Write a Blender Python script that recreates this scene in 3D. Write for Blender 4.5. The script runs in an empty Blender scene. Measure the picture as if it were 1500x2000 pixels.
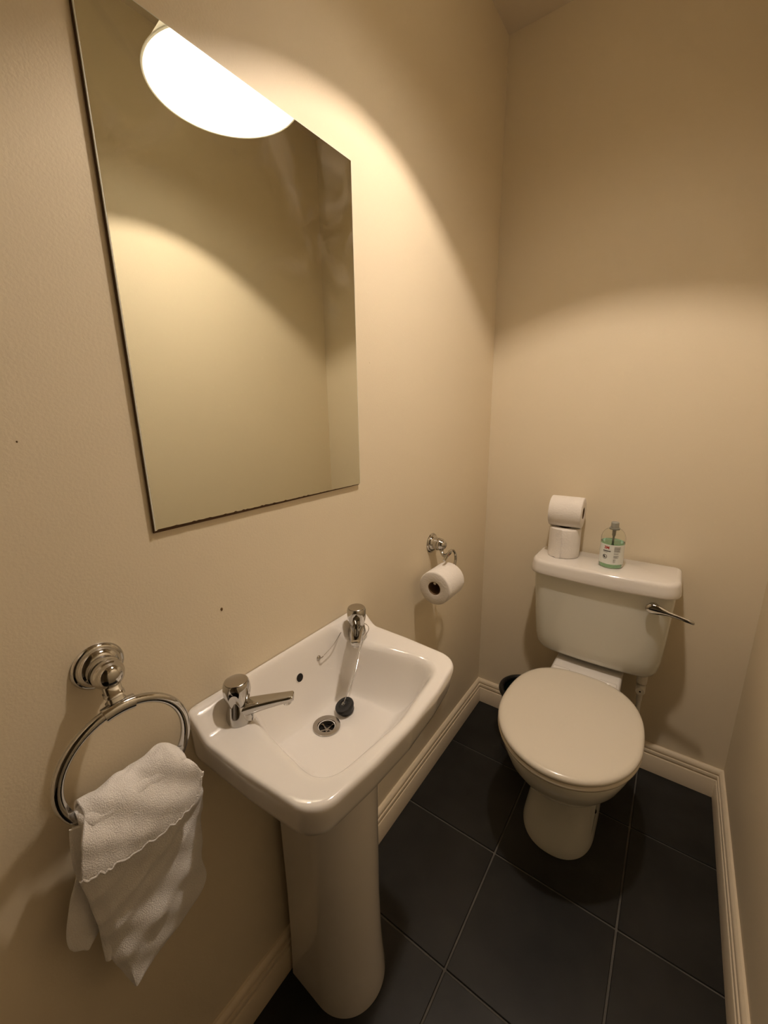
import bpy, bmesh, math, random
import numpy as np
from mathutils import Vector, Matrix

random.seed(3)
PI = math.pi
scene = bpy.context.scene
COL = scene.collection

# ------------------------------------------------------------------ camera
FPX = 793.64                                   # focal length in pixels of a 1500 x 2000 frame
cam_data = bpy.data.cameras.new('camera')
cam_data.sensor_fit = 'HORIZONTAL'
cam_data.sensor_width = 36.0
cam_data.lens = FPX / 1500.0 * 36.0
cam_data.clip_start = 0.01
cam = bpy.data.objects.new('camera', cam_data)
COL.objects.link(cam)
AX = ((0.81204615, 0.1295259, -0.56903787),
      (0.5834183, -0.20404783, 0.78612186),
      (-0.0142878, -0.97035433, -0.24126403))   # rows: room x, y, z seen from the lens (right, down, forward)
M = Matrix.Identity(4)
for r in range(3):
    M[r][0] = AX[r][0]; M[r][1] = -AX[r][1]; M[r][2] = -AX[r][2]
M.translation = Vector((0.6124, 0.0, 1.30))
cam.matrix_world = M
scene.camera = cam

# ------------------------------------------------------------------ world, exposure
world = bpy.data.worlds.new('world')
scene.world = world
world.use_nodes = True
world.node_tree.nodes['Background'].inputs[0].default_value = (0.0, 0.0, 0.0, 1)
world.node_tree.nodes['Background'].inputs[1].default_value = 0.0
scene.view_settings.view_transform = 'Standard'
scene.view_settings.look = 'None'
scene.view_settings.gamma = 1.0
scene.view_settings.use_curve_mapping = False
scene.view_settings.exposure = 3.55
BULB_COLOR = (1.0, 0.85, 0.72)
BULB_STRENGTH = 95.0

# ------------------------------------------------------------------ room dimensions (metres)
W, D0, D1, HC = 0.876, -0.05, 1.566, 2.46      # left wall x=0, right wall x=W, front wall y=D0, back wall y=D1
LAMP = (0.438, 0.784, 2.086)

# ------------------------------------------------------------------ materials
def mat(name, color, rough=0.5, metal=0.0, spec=0.5, bump=None, var=None, coat=0.0, trans=0.0, ior=1.45, sheen=0.0, sss=0.0):
    m = bpy.data.materials.new(name); m.use_nodes = True
    nt = m.node_tree; b = nt.nodes['Principled BSDF']
    b.inputs['Base Color'].default_value = (*color, 1)
    b.inputs['Roughness'].default_value = rough
    b.inputs['Metallic'].default_value = metal
    b.inputs['Specular IOR Level'].default_value = spec
    b.inputs['Coat Weight'].default_value = coat
    b.inputs['Coat Roughness'].default_value = 0.05
    b.inputs['Transmission Weight'].default_value = trans
    b.inputs['IOR'].default_value = ior
    b.inputs['Sheen Weight'].default_value = sheen
    tc = nt.nodes.new('ShaderNodeTexCoord')
    if var:                                     # (scale, amount, second colour)
        n = nt.nodes.new('ShaderNodeTexNoise'); n.inputs['Scale'].default_value = var[0]; n.inputs['Detail'].default_value = 6
        nt.links.new(tc.outputs['Object'], n.inputs['Vector'])
        mp = nt.nodes.new('ShaderNodeMapRange'); mp.inputs['From Min'].default_value = 0.35; mp.inputs['From Max'].default_value = 0.7
        mp.inputs['To Max'].default_value = var[1]
        nt.links.new(n.outputs['Fac'], mp.inputs['Value'])
        mx = nt.nodes.new('ShaderNodeMix'); mx.data_type = 'RGBA'
        mx.inputs['A'].default_value = (*color, 1); mx.inputs['B'].default_value = (*var[2], 1)
        nt.links.new(mp.outputs['Result'], mx.inputs['Factor'])
        nt.links.new(mx.outputs['Result'], b.inputs['Base Color'])
    if bump:                                    # (scale, strength, distance)
        n = nt.nodes.new('ShaderNodeTexNoise'); n.inputs['Scale'].default_value = bump[0]; n.inputs['Detail'].default_value = 4
        nt.links.new(tc.outputs['Object'], n.inputs['Vector'])
        bp = nt.nodes.new('ShaderNodeBump'); bp.inputs['Strength'].default_value = bump[1]; bp.inputs['Distance'].default_value = bump[2]
        nt.links.new(n.outputs['Fac'], bp.inputs['Height'])
        nt.links.new(bp.outputs['Normal'], b.inputs['Normal'])
    return m

M_WALL = mat('cream_wall_paint', (0.80, 0.695, 0.515), 0.55, bump=(260, 0.12, 0.002), var=(2.5, 0.35, (0.78, 0.675, 0.50)), spec=0.35)
M_CEIL = mat('ceiling_paint', (0.68, 0.59, 0.46), 0.8, bump=(200, 0.1, 0.002))
M_SKIRT = mat('cream_gloss_paint', (0.80, 0.68, 0.50), 0.30, bump=(60, 0.05, 0.002))
M_TILE = mat('charcoal_tile', (0.0075, 0.0075, 0.0070), 0.42, bump=(70, 0.12, 0.002), var=(9, 0.8, (0.019, 0.0185, 0.017)))
M_GROUT = mat('grey_grout', (0.135, 0.123, 0.103), 0.85, bump=(300, 0.3, 0.002), var=(12, 0.8, (0.07, 0.065, 0.055)))
M_CERAMIC = mat('white_ceramic', (0.83, 0.79, 0.74), 0.10, spec=0.5, coat=0.5)
M_SEAT = mat('ivory_plastic', (0.78, 0.71, 0.59), 0.22, coat=0.2)
M_CISTERN = mat('ivory_ceramic', (0.74, 0.73, 0.65), 0.18, coat=0.3)
M_CHROME = mat('chrome', (0.54, 0.53, 0.51), 0.06, metal=1.0)
M_CHROME_DULL = mat('dull_chrome', (0.50, 0.47, 0.43), 0.22, metal=1.0, bump=(400, 0.05, 0.001))
M_BLACK = mat('black_rubber', (0.010, 0.010, 0.010), 0.35)
M_DARK = mat('dark_hole', (0.012, 0.010, 0.008), 0.9)
M_PAPER = mat('tissue_paper', (0.84, 0.79, 0.73), 0.95, bump=(180, 0.35, 0.003), sheen=0.2)
M_CARD = mat('brown_card', (0.20, 0.12, 0.06), 0.9, bump=(80, 0.2, 0.002))
M_TOWEL = mat('terry_cloth', (0.94, 0.90, 0.85), 1.0, bump=(620, 0.7, 0.0022), sheen=0.3, var=(40, 0.5, (0.87, 0.82, 0.76)))
M_HEM = mat('hem_thread', (0.86, 0.82, 0.77), 1.0, bump=(300, 0.6, 0.003))
M_BACKING = mat('brown_mirror_backing', (0.10, 0.050, 0.022), 0.7, bump=(90, 0.3, 0.003))
M_EDGE = mat('mirror_edge_glint', (0.80, 0.80, 0.72), 0.15)  # glass edge coloured pale to paint in its glint
M_WHITEPL = mat('white_plastic', (0.74, 0.70, 0.62), 0.35)
M_SHADE = None
M_DOOR = mat('white_door_paint', (0.72, 0.62, 0.47), 0.4, bump=(40, 0.05, 0.002))
M_LABEL = mat('label_paper', (0.80, 0.82, 0.77), 0.45)
M_RED = mat('red_print', (0.45, 0.03, 0.02), 0.5)
M_INK = mat('black_print', (0.03, 0.03, 0.03), 0.5)
M_GREY = mat('grey_print', (0.22, 0.21, 0.20), 0.5)
M_BINBODY = mat('brushed_steel', (0.55, 0.50, 0.47), 0.3, metal=0.9)

def mirror_material():
    m = bpy.data.materials.new('silvered_glass'); m.use_nodes = True
    nt = m.node_tree; b = nt.nodes['Principled BSDF']
    b.inputs['Base Color'].default_value = (0.80, 0.82, 0.73, 1)
    b.inputs['Metallic'].default_value = 1.0
    tc = nt.nodes.new('ShaderNodeTexCoord')
    n = nt.nodes.new('ShaderNodeTexNoise'); n.inputs['Scale'].default_value = 5.5; n.inputs['Detail'].default_value = 5; n.inputs['Distortion'].default_value = 2.2
    nt.links.new(tc.outputs['Object'], n.inputs['Vector'])
    mp = nt.nodes.new('ShaderNodeMapRange'); mp.inputs['From Min'].default_value = 0.52; mp.inputs['From Max'].default_value = 0.78
    mp.inputs['To Min'].default_value = 0.0; mp.inputs['To Max'].default_value = 0.16
    nt.links.new(n.outputs['Fac'], mp.inputs['Value'])
    out = nt.nodes['Material Output']
    d = nt.nodes.new('ShaderNodeBsdfDiffuse'); d.inputs['Color'].default_value = (0.55, 0.5, 0.42, 1)   # wiped-on smears
    mx = nt.nodes.new('ShaderNodeMixShader')
    b.inputs['Roughness'].default_value = 0.005
    sx = nt.nodes.new('ShaderNodeSeparateXYZ'); nt.links.new(tc.outputs['Object'], sx.inputs[0])
    hi = nt.nodes.new('ShaderNodeMapRange'); hi.interpolation_type = 'SMOOTHSTEP'
    hi.inputs['From Min'].default_value = 0.28; hi.inputs['From Max'].default_value = 0.46     # wiped only in the upper part
    nt.links.new(sx.outputs['Z'], hi.inputs['Value'])
    mu = nt.nodes.new('ShaderNodeMath'); mu.operation = 'MULTIPLY'
    nt.links.new(mp.outputs['Result'], mu.inputs[0]); nt.links.new(hi.outputs['Result'], mu.inputs[1])
    nt.links.new(mu.outputs[0], mx.inputs['Fac'])
    nt.links.new(b.outputs['BSDF'], mx.inputs[1]); nt.links.new(d.outputs['BSDF'], mx.inputs[2])
    nt.links.new(mx.outputs['Shader'], out.inputs['Surface'])
    return m
M_MIRROR = mirror_material()

def emission(name, color, strength):
    m = bpy.data.materials.new(name); m.use_nodes = True
    nt = m.node_tree; nt.nodes.remove(nt.nodes['Principled BSDF'])
    e = nt.nodes.new('ShaderNodeEmission'); e.inputs[0].default_value = (*color, 1); e.inputs[1].default_value = strength
    nt.links.new(e.outputs[0], nt.nodes['Material Output'].inputs['Surface'])
    return m

def shade_material():
    m = bpy.data.materials.new('white_lampshade'); m.use_nodes = True
    nt = m.node_tree; nt.nodes.remove(nt.nodes['Principled BSDF'])
    d = nt.nodes.new('ShaderNodeBsdfDiffuse'); d.inputs[0].default_value = (0.90, 0.91, 0.90, 1)
    t = nt.nodes.new('ShaderNodeBsdfTranslucent'); t.inputs[0].default_value = (0.75, 0.72, 0.64, 1)
    mx = nt.nodes.new('ShaderNodeMixShader'); mx.inputs[0].default_value = 0.46
    nt.links.new(d.outputs[0], mx.inputs[1]); nt.links.new(t.outputs[0], mx.inputs[2])
    nt.links.new(mx.outputs[0], nt.nodes['Material Output'].inputs['Surface'])
    return m
M_SHADE = shade_material()

def glass_material(name, color, rough=0.02, ior=1.45):
    m = bpy.data.materials.new(name); m.use_nodes = True
    b = m.node_tree.nodes['Principled BSDF']
    b.inputs['Base Color'].default_value = (*color, 1)
    b.inputs['Transmission Weight'].default_value = 1.0
    b.inputs['Roughness'].default_value = rough
    b.inputs['IOR'].default_value = ior
    return m
M_PET = glass_material('clear_plastic', (0.96, 0.97, 0.94), 0.02, 1.15)
M_LIQUID = glass_material('green_soap', (0.42, 0.80, 0.63), 0.03, 1.25)

# ------------------------------------------------------------------ mesh helpers
ORIGIN = {}
def thing(name, label, cat, loc, group=None):
    o = bpy.data.objects.new(name, None); COL.objects.link(o)
    o.empty_display_size = 0.02
    o.location = loc; o['label'] = label; o['category'] = cat
    if group: o['group'] = group
    ORIGIN[o.name] = Vector(loc)
    return o

def obj(name, verts, faces, material, parent=None, smooth=True, angle=35, label=None, base=None):
    """one mesh object from room coordinates; its origin is its thing's base"""
    org = ORIGIN[parent.name] if parent is not None else Vector(base or (0, 0, 0))
    me = bpy.data.meshes.new(name)
    me.from_pydata([tuple(Vector(v) - org) for v in verts], [], faces)
    bm = bmesh.new(); bm.from_mesh(me)
    bmesh.ops.remove_doubles(bm, verts=bm.verts, dist=1e-6)
    bmesh.ops.recalc_face_normals(bm, faces=bm.faces)
    bm.to_mesh(me); bm.free()
    if smooth:
        for p in me.polygons: p.use_smooth = True
        me.set_sharp_from_angle(angle=math.radians(angle))
    me.materials.append(material)
    o = bpy.data.objects.new(name, me); COL.objects.link(o)
    if parent is not None: o.parent = parent
    else: o.location = org
    ORIGIN[o.name] = org
    if label: o['label'] = label
    return o

def structure(name, verts, faces, material, label, cat, smooth=False):
    o = obj(name, verts, faces, material, None, smooth)
    o['kind'] = 'structure'; o['label'] = label; o['category'] = cat
    return o

class MB:
    def __init__(s): s.v = []; s.f = []
    def add(s, v, f):
        k = len(s.v); s.v += [tuple(p) for p in v]; s.f += [tuple(i + k for i in q) for q in f]; return s
    def out(s): return s.v, s.f

def box(x0, x1, y0, y1, z0, z1):
    v = [(x0, y0, z0), (x1, y0, z0), (x1, y1, z0), (x0, y1, z0), (x0, y0, z1), (x1, y0, z1), (x1, y1, z1), (x0, y1, z1)]
    f = [(0, 3, 2, 1), (4, 5, 6, 7), (0, 1, 5, 4), (1, 2, 6, 5), (2, 3, 7, 6), (3, 0, 4, 7)]
    return v, f

def bevel_box(x0, x1, y0, y1, z0, z1, r, seg=2):
    bm = bmesh.new()
    v, f = box(x0, x1, y0, y1, z0, z1)
    vs = [bm.verts.new(p) for p in v]
    for q in f: bm.faces.new([vs[i] for i in q])
    bmesh.ops.bevel(bm, geom=list(bm.edges), offset=r, segments=seg, affect='EDGES', profile=0.5)
    bm.verts.index_update()
    out = [tuple(p.co) for p in bm.verts], [tuple(p.index for p in q.verts) for q in bm.faces]
    bm.free(); return out

def frame_of(axis):
    a = Vector(axis).normalized()
    u = a.cross(Vector((0, 0, 1)) if abs(a.z) < 0.9 else Vector((1, 0, 0))).normalized()
    return a, u, a.cross(u)

def lathe(profile, origin, axis=(0, 0, 1), n=32, cap0=True, cap1=True):
    """profile: (radius, distance along the axis)"""
    a, u, w = frame_of(axis); o = Vector(origin); v = []; f = []
    for r, h in profile:
        for k in range(n):
            t = 2 * PI * k / n
            v.append(o + a * h + (u * math.cos(t) + w * math.sin(t)) * r)
    m = len(profile)
    for i in range(m - 1):
        for k in range(n):
            f.append((i * n + k, i * n + (k + 1) % n, (i + 1) * n + (k + 1) % n, (i + 1) * n + k))
    if cap0: f.append(tuple(reversed(range(n))))
    if cap1: f.append(tuple((m - 1) * n + k for k in range(n)))
    return v, f

def tube(path, rad, n=12, closed=False, caps=True):
    P = [Vector(p) for p in path]; m = len(P); v = []; f = []
    R = rad if hasattr(rad, '__len__') else [rad] * m
    up = None
    for i in range(m):
        if closed: t = (P[(i + 1) % m] - P[i - 1]).normalized()
        else: t = (P[min(i + 1, m - 1)] - P[max(i - 1, 0)]).normalized()
        if up is None: up = frame_of(t)[1]
        up = (up - t * up.dot(t)).normalized(); w = t.cross(up)
        for k in range(n):
            a = 2 * PI * k / n
            v.append(P[i] + (up * math.cos(a) + w * math.sin(a)) * R[i])
    for i in range(m if closed else m - 1):
        j = (i + 1) % m
        for k in range(n): f.append((i * n + k, i * n + (k + 1) % n, j * n + (k + 1) % n, j * n + k))
    if caps and not closed:
        f.append(tuple(reversed(range(n)))); f.append(tuple((m - 1) * n + k for k in range(n)))
    return v, f

def loft(rings, cap0=True, cap1=True):
    n = len(rings[0]); v = [p for r in rings for p in r]; f = []
    for i in range(len(rings) - 1):
        for k in range(n): f.append((i * n + k, i * n + (k + 1) % n, (i + 1) * n + (k + 1) % n, (i + 1) * n + k))
    if cap0: f.append(tuple(reversed(range(n))))
    if cap1: f.append(tuple((len(rings) - 1) * n + k for k in range(n)))
    return v, f

def catmull(pts, per):
    P = [np.array(p, float) for p in pts]; P = [2 * P[0] - P[1]] + P + [2 * P[-1] - P[-2]]; out = []
    for i in range(1, len(P) - 2):
        for k in range(per):
            t = k / per
            out.append(0.5 * (2 * P[i] + (P[i + 1] - P[i - 1]) * t + (2 * P[i - 1] - 5 * P[i] + 4 * P[i + 1] - P[i + 2]) * t * t
                              + (3 * P[i] - P[i - 1] - 3 * P[i + 1] + P[i + 2]) * t ** 3))
    out.append(P[-2]); return out

def polyline_at(pts, t):
    """piecewise smooth point at t in 0..1 along a list of control points"""
    C = catmull(pts, 12); k = min(t, 0.99999) * (len(C) - 1); i = int(k); return C[i] + (C[min(i + 1, len(C) - 1)] - C[i]) * (k - i)

def rounded_poly(corners, n):
    """corners: (x, y, radius); n points evenly spaced along the rounded outline"""
    pts = []; m = len(corners)
    for i in range(m):
        p = np.array(corners[i][:2], float); a = np.array(corners[i - 1][:2], float); b = np.array(corners[(i + 1) % m][:2], float); r = corners[i][2]
        da = (a - p) / np.linalg.norm(a - p); db = (b - p) / np.linalg.norm(b - p)
        ang = math.acos(max(-1, min(1, float(da @ db))))
        if r <= 0 or ang > 3.1: pts.append(p); continue
        L = r / math.tan(ang / 2); c = p + (da + db) / np.linalg.norm(da + db) * (r / math.sin(ang / 2))
        s = p + da * L - c; e = p + db * L - c
        a0 = math.atan2(s[1], s[0]); a1 = math.atan2(e[1], e[0]); d = (a1 - a0 + PI) % (2 * PI) - PI
        for k in range(9):
            t = a0 + d * k / 8; pts.append(c + r * np.array([math.cos(t), math.sin(t)]))
    P = np.array(pts + [pts[0]]); L = np.r_[0, np.cumsum(np.linalg.norm(np.diff(P, axis=0), axis=1))]
    q = np.linspace(0, L[-1], n, endpoint=False)
    return np.c_[np.interp(q, L, P[:, 0]), np.interp(q, L, P[:, 1])]

def sstep(t):
    t = np.clip(t, 0, 1); return t * t * (3 - 2 * t)

# ================================================================== THE ROOM
T = 0.06
floor = structure('floor', *box(-T, W + T, D0 - T, D1 + T, -0.06, -0.004), M_GROUT, 'dark charcoal square tiled floor with thin grey grout lines', 'floor')
TP = 0.3233; GX = 0.3185; GY = 0.9500; G = 0.0026
def cut(lo, hi, line, pitch):
    k0 = math.floor((lo - line) / pitch); out = []
    while line + k0 * pitch < hi:
        a, b = max(lo, line + k0 * pitch + G), min(hi, line + (k0 + 1) * pitch - G)
        if b - a > 0.004: out.append((a, b))
        k0 += 1
    return out
for (ya, yb) in cut(D0, D1, GY, TP):
    for (xa, xb) in cut(0.0, W, GX, TP):
        v, f = bevel_box(xa, xb, ya, yb, -0.012, 0.0, 0.0012, 1)
        dz = random.uniform(-0.0003, 0.0003)
        o = obj('tile', v, f, M_TILE, floor, False)
        o.location.z += dz

structure('ceiling', *box(-T, W + T, D0 - 0.10, D1 + T, HC, HC + T), M_CEIL, 'plain cream ceiling above the lamp', 'ceiling')
wl = structure('wall_left', *box(-T, 0, D0 - 0.10, D1 + T, -0.05, HC), M_WALL, 'cream painted wall carrying the mirror and basin', 'wall')
structure('wall_back', *box(0, W, D1, D1 + T, -0.05, HC), M_WALL, 'cream painted wall behind the toilet cistern', 'wall')
structure('wall_right', *box(W, W + T, D0 - 0.10, D1 + T, -0.05, HC), M_WALL, 'cream painted wall opposite the mirror', 'wall')
# front wall with the open doorway the photograph is taken from, and the dark landing behind it
OX0, OX1, OZ, WT = 0.09, 0.80, 1.99, 0.10
mb = MB(); mb.add(*box(0, OX0, D0 - WT, D0, -0.05, HC)); mb.add(*box(OX1, W, D0 - WT, D0, -0.05, HC)); mb.add(*box(OX0, OX1, D0 - WT, D0, OZ, HC))
structure('wall_front', *mb.out(), M_WALL, 'cream painted wall with an open doorway facing the toilet', 'wall')
mb = MB(); mb.add(*bevel_box(OX0 - 0.05, OX0 + 0.012, D0 - WT - 0.008, D0 + 0.012, 0, OZ + 0.05, 0.003)); mb.add(*bevel_box(OX1 - 0.012, OX1 + 0.05, D0 - WT - 0.008, D0 + 0.012, 0, OZ + 0.05, 0.003)); mb.add(*bevel_box(OX0 + 0.0121, OX1 - 0.0121, D0 - WT - 0.008, D0 + 0.012, OZ - 0.012, OZ + 0.05, 0.003))
structure('trim_1', *mb.out(), M_DOOR, 'cream painted frame around the open doorway', 'door frame')
HY0, HX0, HX1 = -1.35, -0.55, 1.55
structure('floor_hall', *box(HX0, HX1, HY0, D0 - T, -0.06, -0.001), M_TILE, 'dark floor of the hall outside the doorway', 'floor')
structure('ceiling_hall', *box(HX0, HX1, HY0, D0 - WT, HC, HC + T), M_CEIL, 'plain ceiling of the hall outside the doorway', 'ceiling')
structure('wall_hall_far', *box(HX0 - T, HX1 + T, HY0 - T, HY0, -0.05, HC), M_WALL, 'cream wall across the hall from the doorway', 'wall')
structure('wall_hall_left', *box(HX0 - T, HX0, HY0, D0 - WT, -0.05, HC), M_WALL, 'cream end wall of the hall on the basin side', 'wall')
structure('wall_hall_right', *box(HX1, HX1 + T, HY0, D0 - WT, -0.05, HC), M_WALL, 'cream end wall of the hall away from the basin', 'wall')
mb = MB(); mb.add(*box(HX0, -T, D0 - WT, D0 - WT + 0.04, -0.05, HC)); mb.add(*box(W + T, HX1, D0 - WT, D0 - WT + 0.04, -0.05, HC))
structure('wall_hall_near', *mb.out(), M_WALL, 'cream hall wall either side of the toilet room', 'wall')

PROF = [(0, 0), (0.018, 0), (0.018, 0.066), (0.0165, 0.069), (0.013, 0.070), (0.013, 0.074), (0.0155, 0.0765), (0.016, 0.082), (0.0145, 0.0860),
        (0.010, 0.087), (0.010, 0.0905), (0.0125, 0.0925), (0.0125, 0.098), (0.0095, 0.104), (0.005, 0.1075), (0, 0.108)]
def skirting(name, p0, p1, inward, m0, m1, label):
    """moulded board from p0 to p1 along a wall; m0/m1 = 1 for a mitred end"""
    p0, p1, n = Vector((*p0, 0)), Vector((*p1, 0)), Vector((*inward, 0)); t = (p1 - p0).normalized(); v = []
    for P, s, m in ((p0, 1, m0), (p1, -1, m1)):
        for d, z in PROF: v.append(P + n * d + t * (s * d * m) + Vector((0, 0, z + 0.0005)))
    k = len(PROF); f = [(i, (i + 1) % k, k + (i + 1) % k, k + i) for i in range(k)] + [tuple(range(k)), tuple(range(2 * k - 1, k - 1, -1))]
    o = structure(name, v, f, M_SKIRT, label, 'skirting board', False)
    for p in o.data.polygons: p.use_smooth = True
    o.data.set_sharp_from_angle(angle=math.radians(28))
    return o
skirting('baseboard_left', (0, D0), (0, D1), (1, 0), 1, 1, 'cream moulded skirting board running behind the basin pedestal')
skirting('baseboard_back', (0, D1), (W, D1), (0, -1), 1, 1, 'cream moulded skirting board behind the toilet')
skirting('baseboard_right', (W, D0), (W, D1), (-1, 0), 1, 1, 'cream moulded skirting board along the bare right-hand wall')

# a filled screw hole and two paint nibs on the left wall
def nib(y, z, r, m, name):
    prof = [(r, 0.0), (r * 0.9, r * 0.35), (r * 0.5, r * 0.6), (r * 0.1, r * 0.65)]
    v, f = lathe(prof, (-0.0002, y, z), (1, 0, 0), 10)
    v = [(p[0], p[1], z + (p[2] - z) * 1.35) for p in v]
    return obj(name, v, f, m, wl)
M_PLUG = mat('brown_wall_plug', (0.16, 0.09, 0.03), 0.7)
nib(0.358, 0.968, 0.0024, M_PLUG, 'wall_plug')
nib(0.136, 1.272, 0.0010, M_PLUG, 'paint_nib')
nib(0.798, 1.41, 0.0016, M_WALL, 'paint_nib')

# ================================================================== PENDANT LAMP
lx, ly, lz = LAMP
lamp = thing('pendant_lamp', 'white round lampshade hanging from the ceiling, seen lit in the mirror', 'lamp', (lx, ly, HC))
RS, RT, HS = 0.184, 0.060, 0.200
mb = MB(); n = 72
inner = [(RS - 0.0015, 0.0), (RT - 0.0015, HS)]; outer = [(RT, HS), (RS, 0.0)]
prof = [(RS - 0.0018 + (RT - RS) * k / 10, HS * k / 10) for k in range(11)] + [(RS + (RT - RS) * k / 10, HS * k / 10) for k in range(10, -1, -1)]
v, f = lathe(prof + [prof[0]], (lx, ly, lz), (0, 0, 1), n, False, False)
shade = obj('lamp_shade', v, f, M_SHADE, lamp)
ring = [(lx + (RS - 0.001) * math.cos(2 * PI * k / n), ly + (RS - 0.001) * math.sin(2 * PI * k / n), lz) for k in range(n)]
obj('rim', *tube(ring, 0.0028, 8, True), M_SHADE, shade)
ring = [(lx + (RT - 0.001) * math.cos(2 * PI * k / n), ly + (RT - 0.001) * math.sin(2 * PI * k / n), lz + HS) for k in range(n)]
mb = MB(); mb.add(*tube(ring, 0.002, 8, True))
for k in range(3):
    a = 2 * PI * k / 3
    mb.add(*tube([(lx + 0.02 * math.cos(a), ly + 0.02 * math.sin(a), lz + HS), (lx + RT * math.cos(a), ly + RT * math.sin(a), lz + HS)], 0.0015, 6))
mb.add(*tube([(lx + 0.02 * math.cos(2 * PI * k / 24), ly + 0.02 * math.sin(2 * PI * k / 24), lz + HS) for k in range(24)], 0.0018, 6, True))
obj('shade_carrier', *mb.out(), M_WHITEPL, shade)
bz = lz + 0.155
obj('lamp_holder', *lathe([(0.012, 0.275), (0.018, 0.26), (0.019, 0.20), (0.016, 0.195), (0.016, 0.185)], (lx, ly, lz), (0, 0, 1), 20), M_WHITEPL, lamp)
obj('cord', *tube([(lx, ly, HC - 0.02), (lx, ly, lz + 0.27)], 0.0035, 8), M_WHITEPL, lamp)
obj('ceiling_rose', *lathe([(0.045, 0), (0.045, -0.008), (0.03, -0.022), (0.008, -0.03)], (lx, ly, HC), (0, 0, 1), 28), M_WHITEPL, lamp)
# unseen bulb; opaque cone and collar added to narrow the light, frosted face glows
neck = [(0.0130, 0.034), (0.0150, 0.028), (0.0260, 0.006), (0.0325, -0.006), (0.0325, -0.0165), (0.0312, -0.0165), (0.0310, -0.008)]
bulb = obj('bulb', *lathe(neck, (lx, ly, bz), (0, 0, 1), 32, True, False), M_WHITEPL, lamp)
dome = [(0.0310, -0.008)] + [(0.0310 * math.cos(PI / 2 * k / 8) + 0.0003, -0.008 - 0.009 * math.sin(PI / 2 * k / 8)) for k in range(1, 9)]
M_BULB = emission('lit_bulb', BULB_COLOR, BULB_STRENGTH)
obj('bulb_face', *lathe(dome, (lx, ly, bz), (0, 0, 1), 32, False, True), M_BULB, bulb)

# ================================================================== MIRROR
MY0, MY1, MZ0, MZ1 = 0.2664, 0.7425, 1.1325, 1.7864
mir = thing('wall_mirror', 'frameless rectangular mirror on cream wall above the basin', 'mirror', (0.0, 0.5, MZ0))
obj('backing_board', *box(0.0006, 0.0036, MY0 - 0.0012, MY1 - 0.0015, MZ0 - 0.002, MZ1 - 0.002), M_BACKING, mir, False)
# glass with a chipped lower edge: front outline follows many small nicks
nb = 120; bot = []
for k in range(nb + 1):
    y = MY0 + (MY1 - MY0) * k / nb
    chip = 0.0034 * (1 - k / nb) ** 0.7 + max(0.0, random.gauss(0, 0.0008)) * (1.2 - 0.9 * k / nb)
    bot.append((y, MZ0 + (chip if 0 < k < nb else 0.0015)))
outl = bot + [(MY1, MZ1), (MY0, MZ1)]; m = len(outl)
inset = [(min(max(y, MY0 + 0.0014), MY1 - 0.0008), min(z, MZ1 - 0.0008)) for y, z in outl]      # leaves a pale strip that paints the edge's bright reflection
glass = obj('mirror_glass', [(0.0065, y, z) for y, z in inset], [tuple(range(m))], M_MIRROR, mir, False)
ve = [(0.0038, y, z) for y, z in outl] + [(0.0064, y, z) for y, z in outl]
obj('glass_edge', ve, [(i, (i + 1) % m, m + (i + 1) % m, m + i) for i in range(m)] + [tuple(range(m)), tuple(range(m, 2 * m))], M_EDGE, mir, False)

# ================================================================== WASH BASIN
BY = 0.4985; DRX, DRZ = 0.098, 0.672
basin = thing('wash_basin', 'small white ceramic pedestal basin with two taps below the mirror', 'basin', (0.12, BY, 0.0))
NB = 320
cor = [(0.0015, -0.229, 0.010), (0.150, -0.226, 0.0), (0.287, -0.216, 0.048), (0.301, -0.10, 0.0), (0.306, 0.0, 0.0), (0.301, 0.10, 0.0), (0.287, 0.216, 0.048), (0.150, 0.226, 0.0), (0.0015, 0.229, 0.010)]
OUT = rounded_poly(cor, NB); 
INN = rounded_poly([(0.014, -0.125, 0.03), (0.070, -0.142, 0.05), (0.150, -0.158, 0.3), (0.262, -0.176, 0.040), (0.281, 0.0, 0.0), (0.262, 0.176, 0.040), (0.150, 0.158, 0.3), (0.070, 0.142, 0.05), (0.014, 0.125, 0.03)], 600)
ker = np.exp(-0.5 * (np.arange(-36, 37) / 8.0) ** 2); ker /= ker.sum()          # ease every corner of the lip line
INN = np.c_[[np.convolve(np.r_[INN[-36:, i], INN[:, i], INN[:36, i]], ker, 'valid') for i in (0, 1)]].T[::2]
def signed_dist(P, poly):
    A = poly; B = np.roll(poly, -1, 0); d = np.full(len(P), 9.0); inside = np.zeros(len(P), bool)
    for a, b in zip(A, B):
        ab = b - a; t = np.clip(((P - a) @ ab) / (ab @ ab), 0, 1)
        d = np.minimum(d, np.linalg.norm(P - a - t[:, None] * ab, axis=1))
        c = ((a[1] > P[:, 1]) != (b[1] > P[:, 1]))
        xi = (b[0] - a[0]) * (P[:, 1] - a[1]) / (b[1] - a[1] + 1e-15) + a[0]
        inside ^= c & (P[:, 0] < xi)
    return np.where(inside, d, -d)
Z0 = 0.783
def ztop(P):
    x, y = P[:, 0], P[:, 1]
    up = 0.036 * sstep(1 - (x - 0.006) / 0.056)
    d = signed_dist(P, INN)
    w = 0.050 + 0.022 * sstep((x - 0.07) / 0.18)
    dd = np.where(d < -0.010, 0, np.where(d < 0.010, (d + 0.010) ** 2 / 0.040, d))
    t = np.clip(dd / w, 0, 1)
    prof = 1 - (1 - t) ** 1.9
    floor_z = DRZ + 0.10 * np.maximum(0, np.hypot(x - DRX, y) - 0.024)
    z = Z0 + up
    return z - prof * (z - floor_z)
C = np.array([DRX, 0.0]); NR = 80
rings = []
dirs = OUT - C
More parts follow.
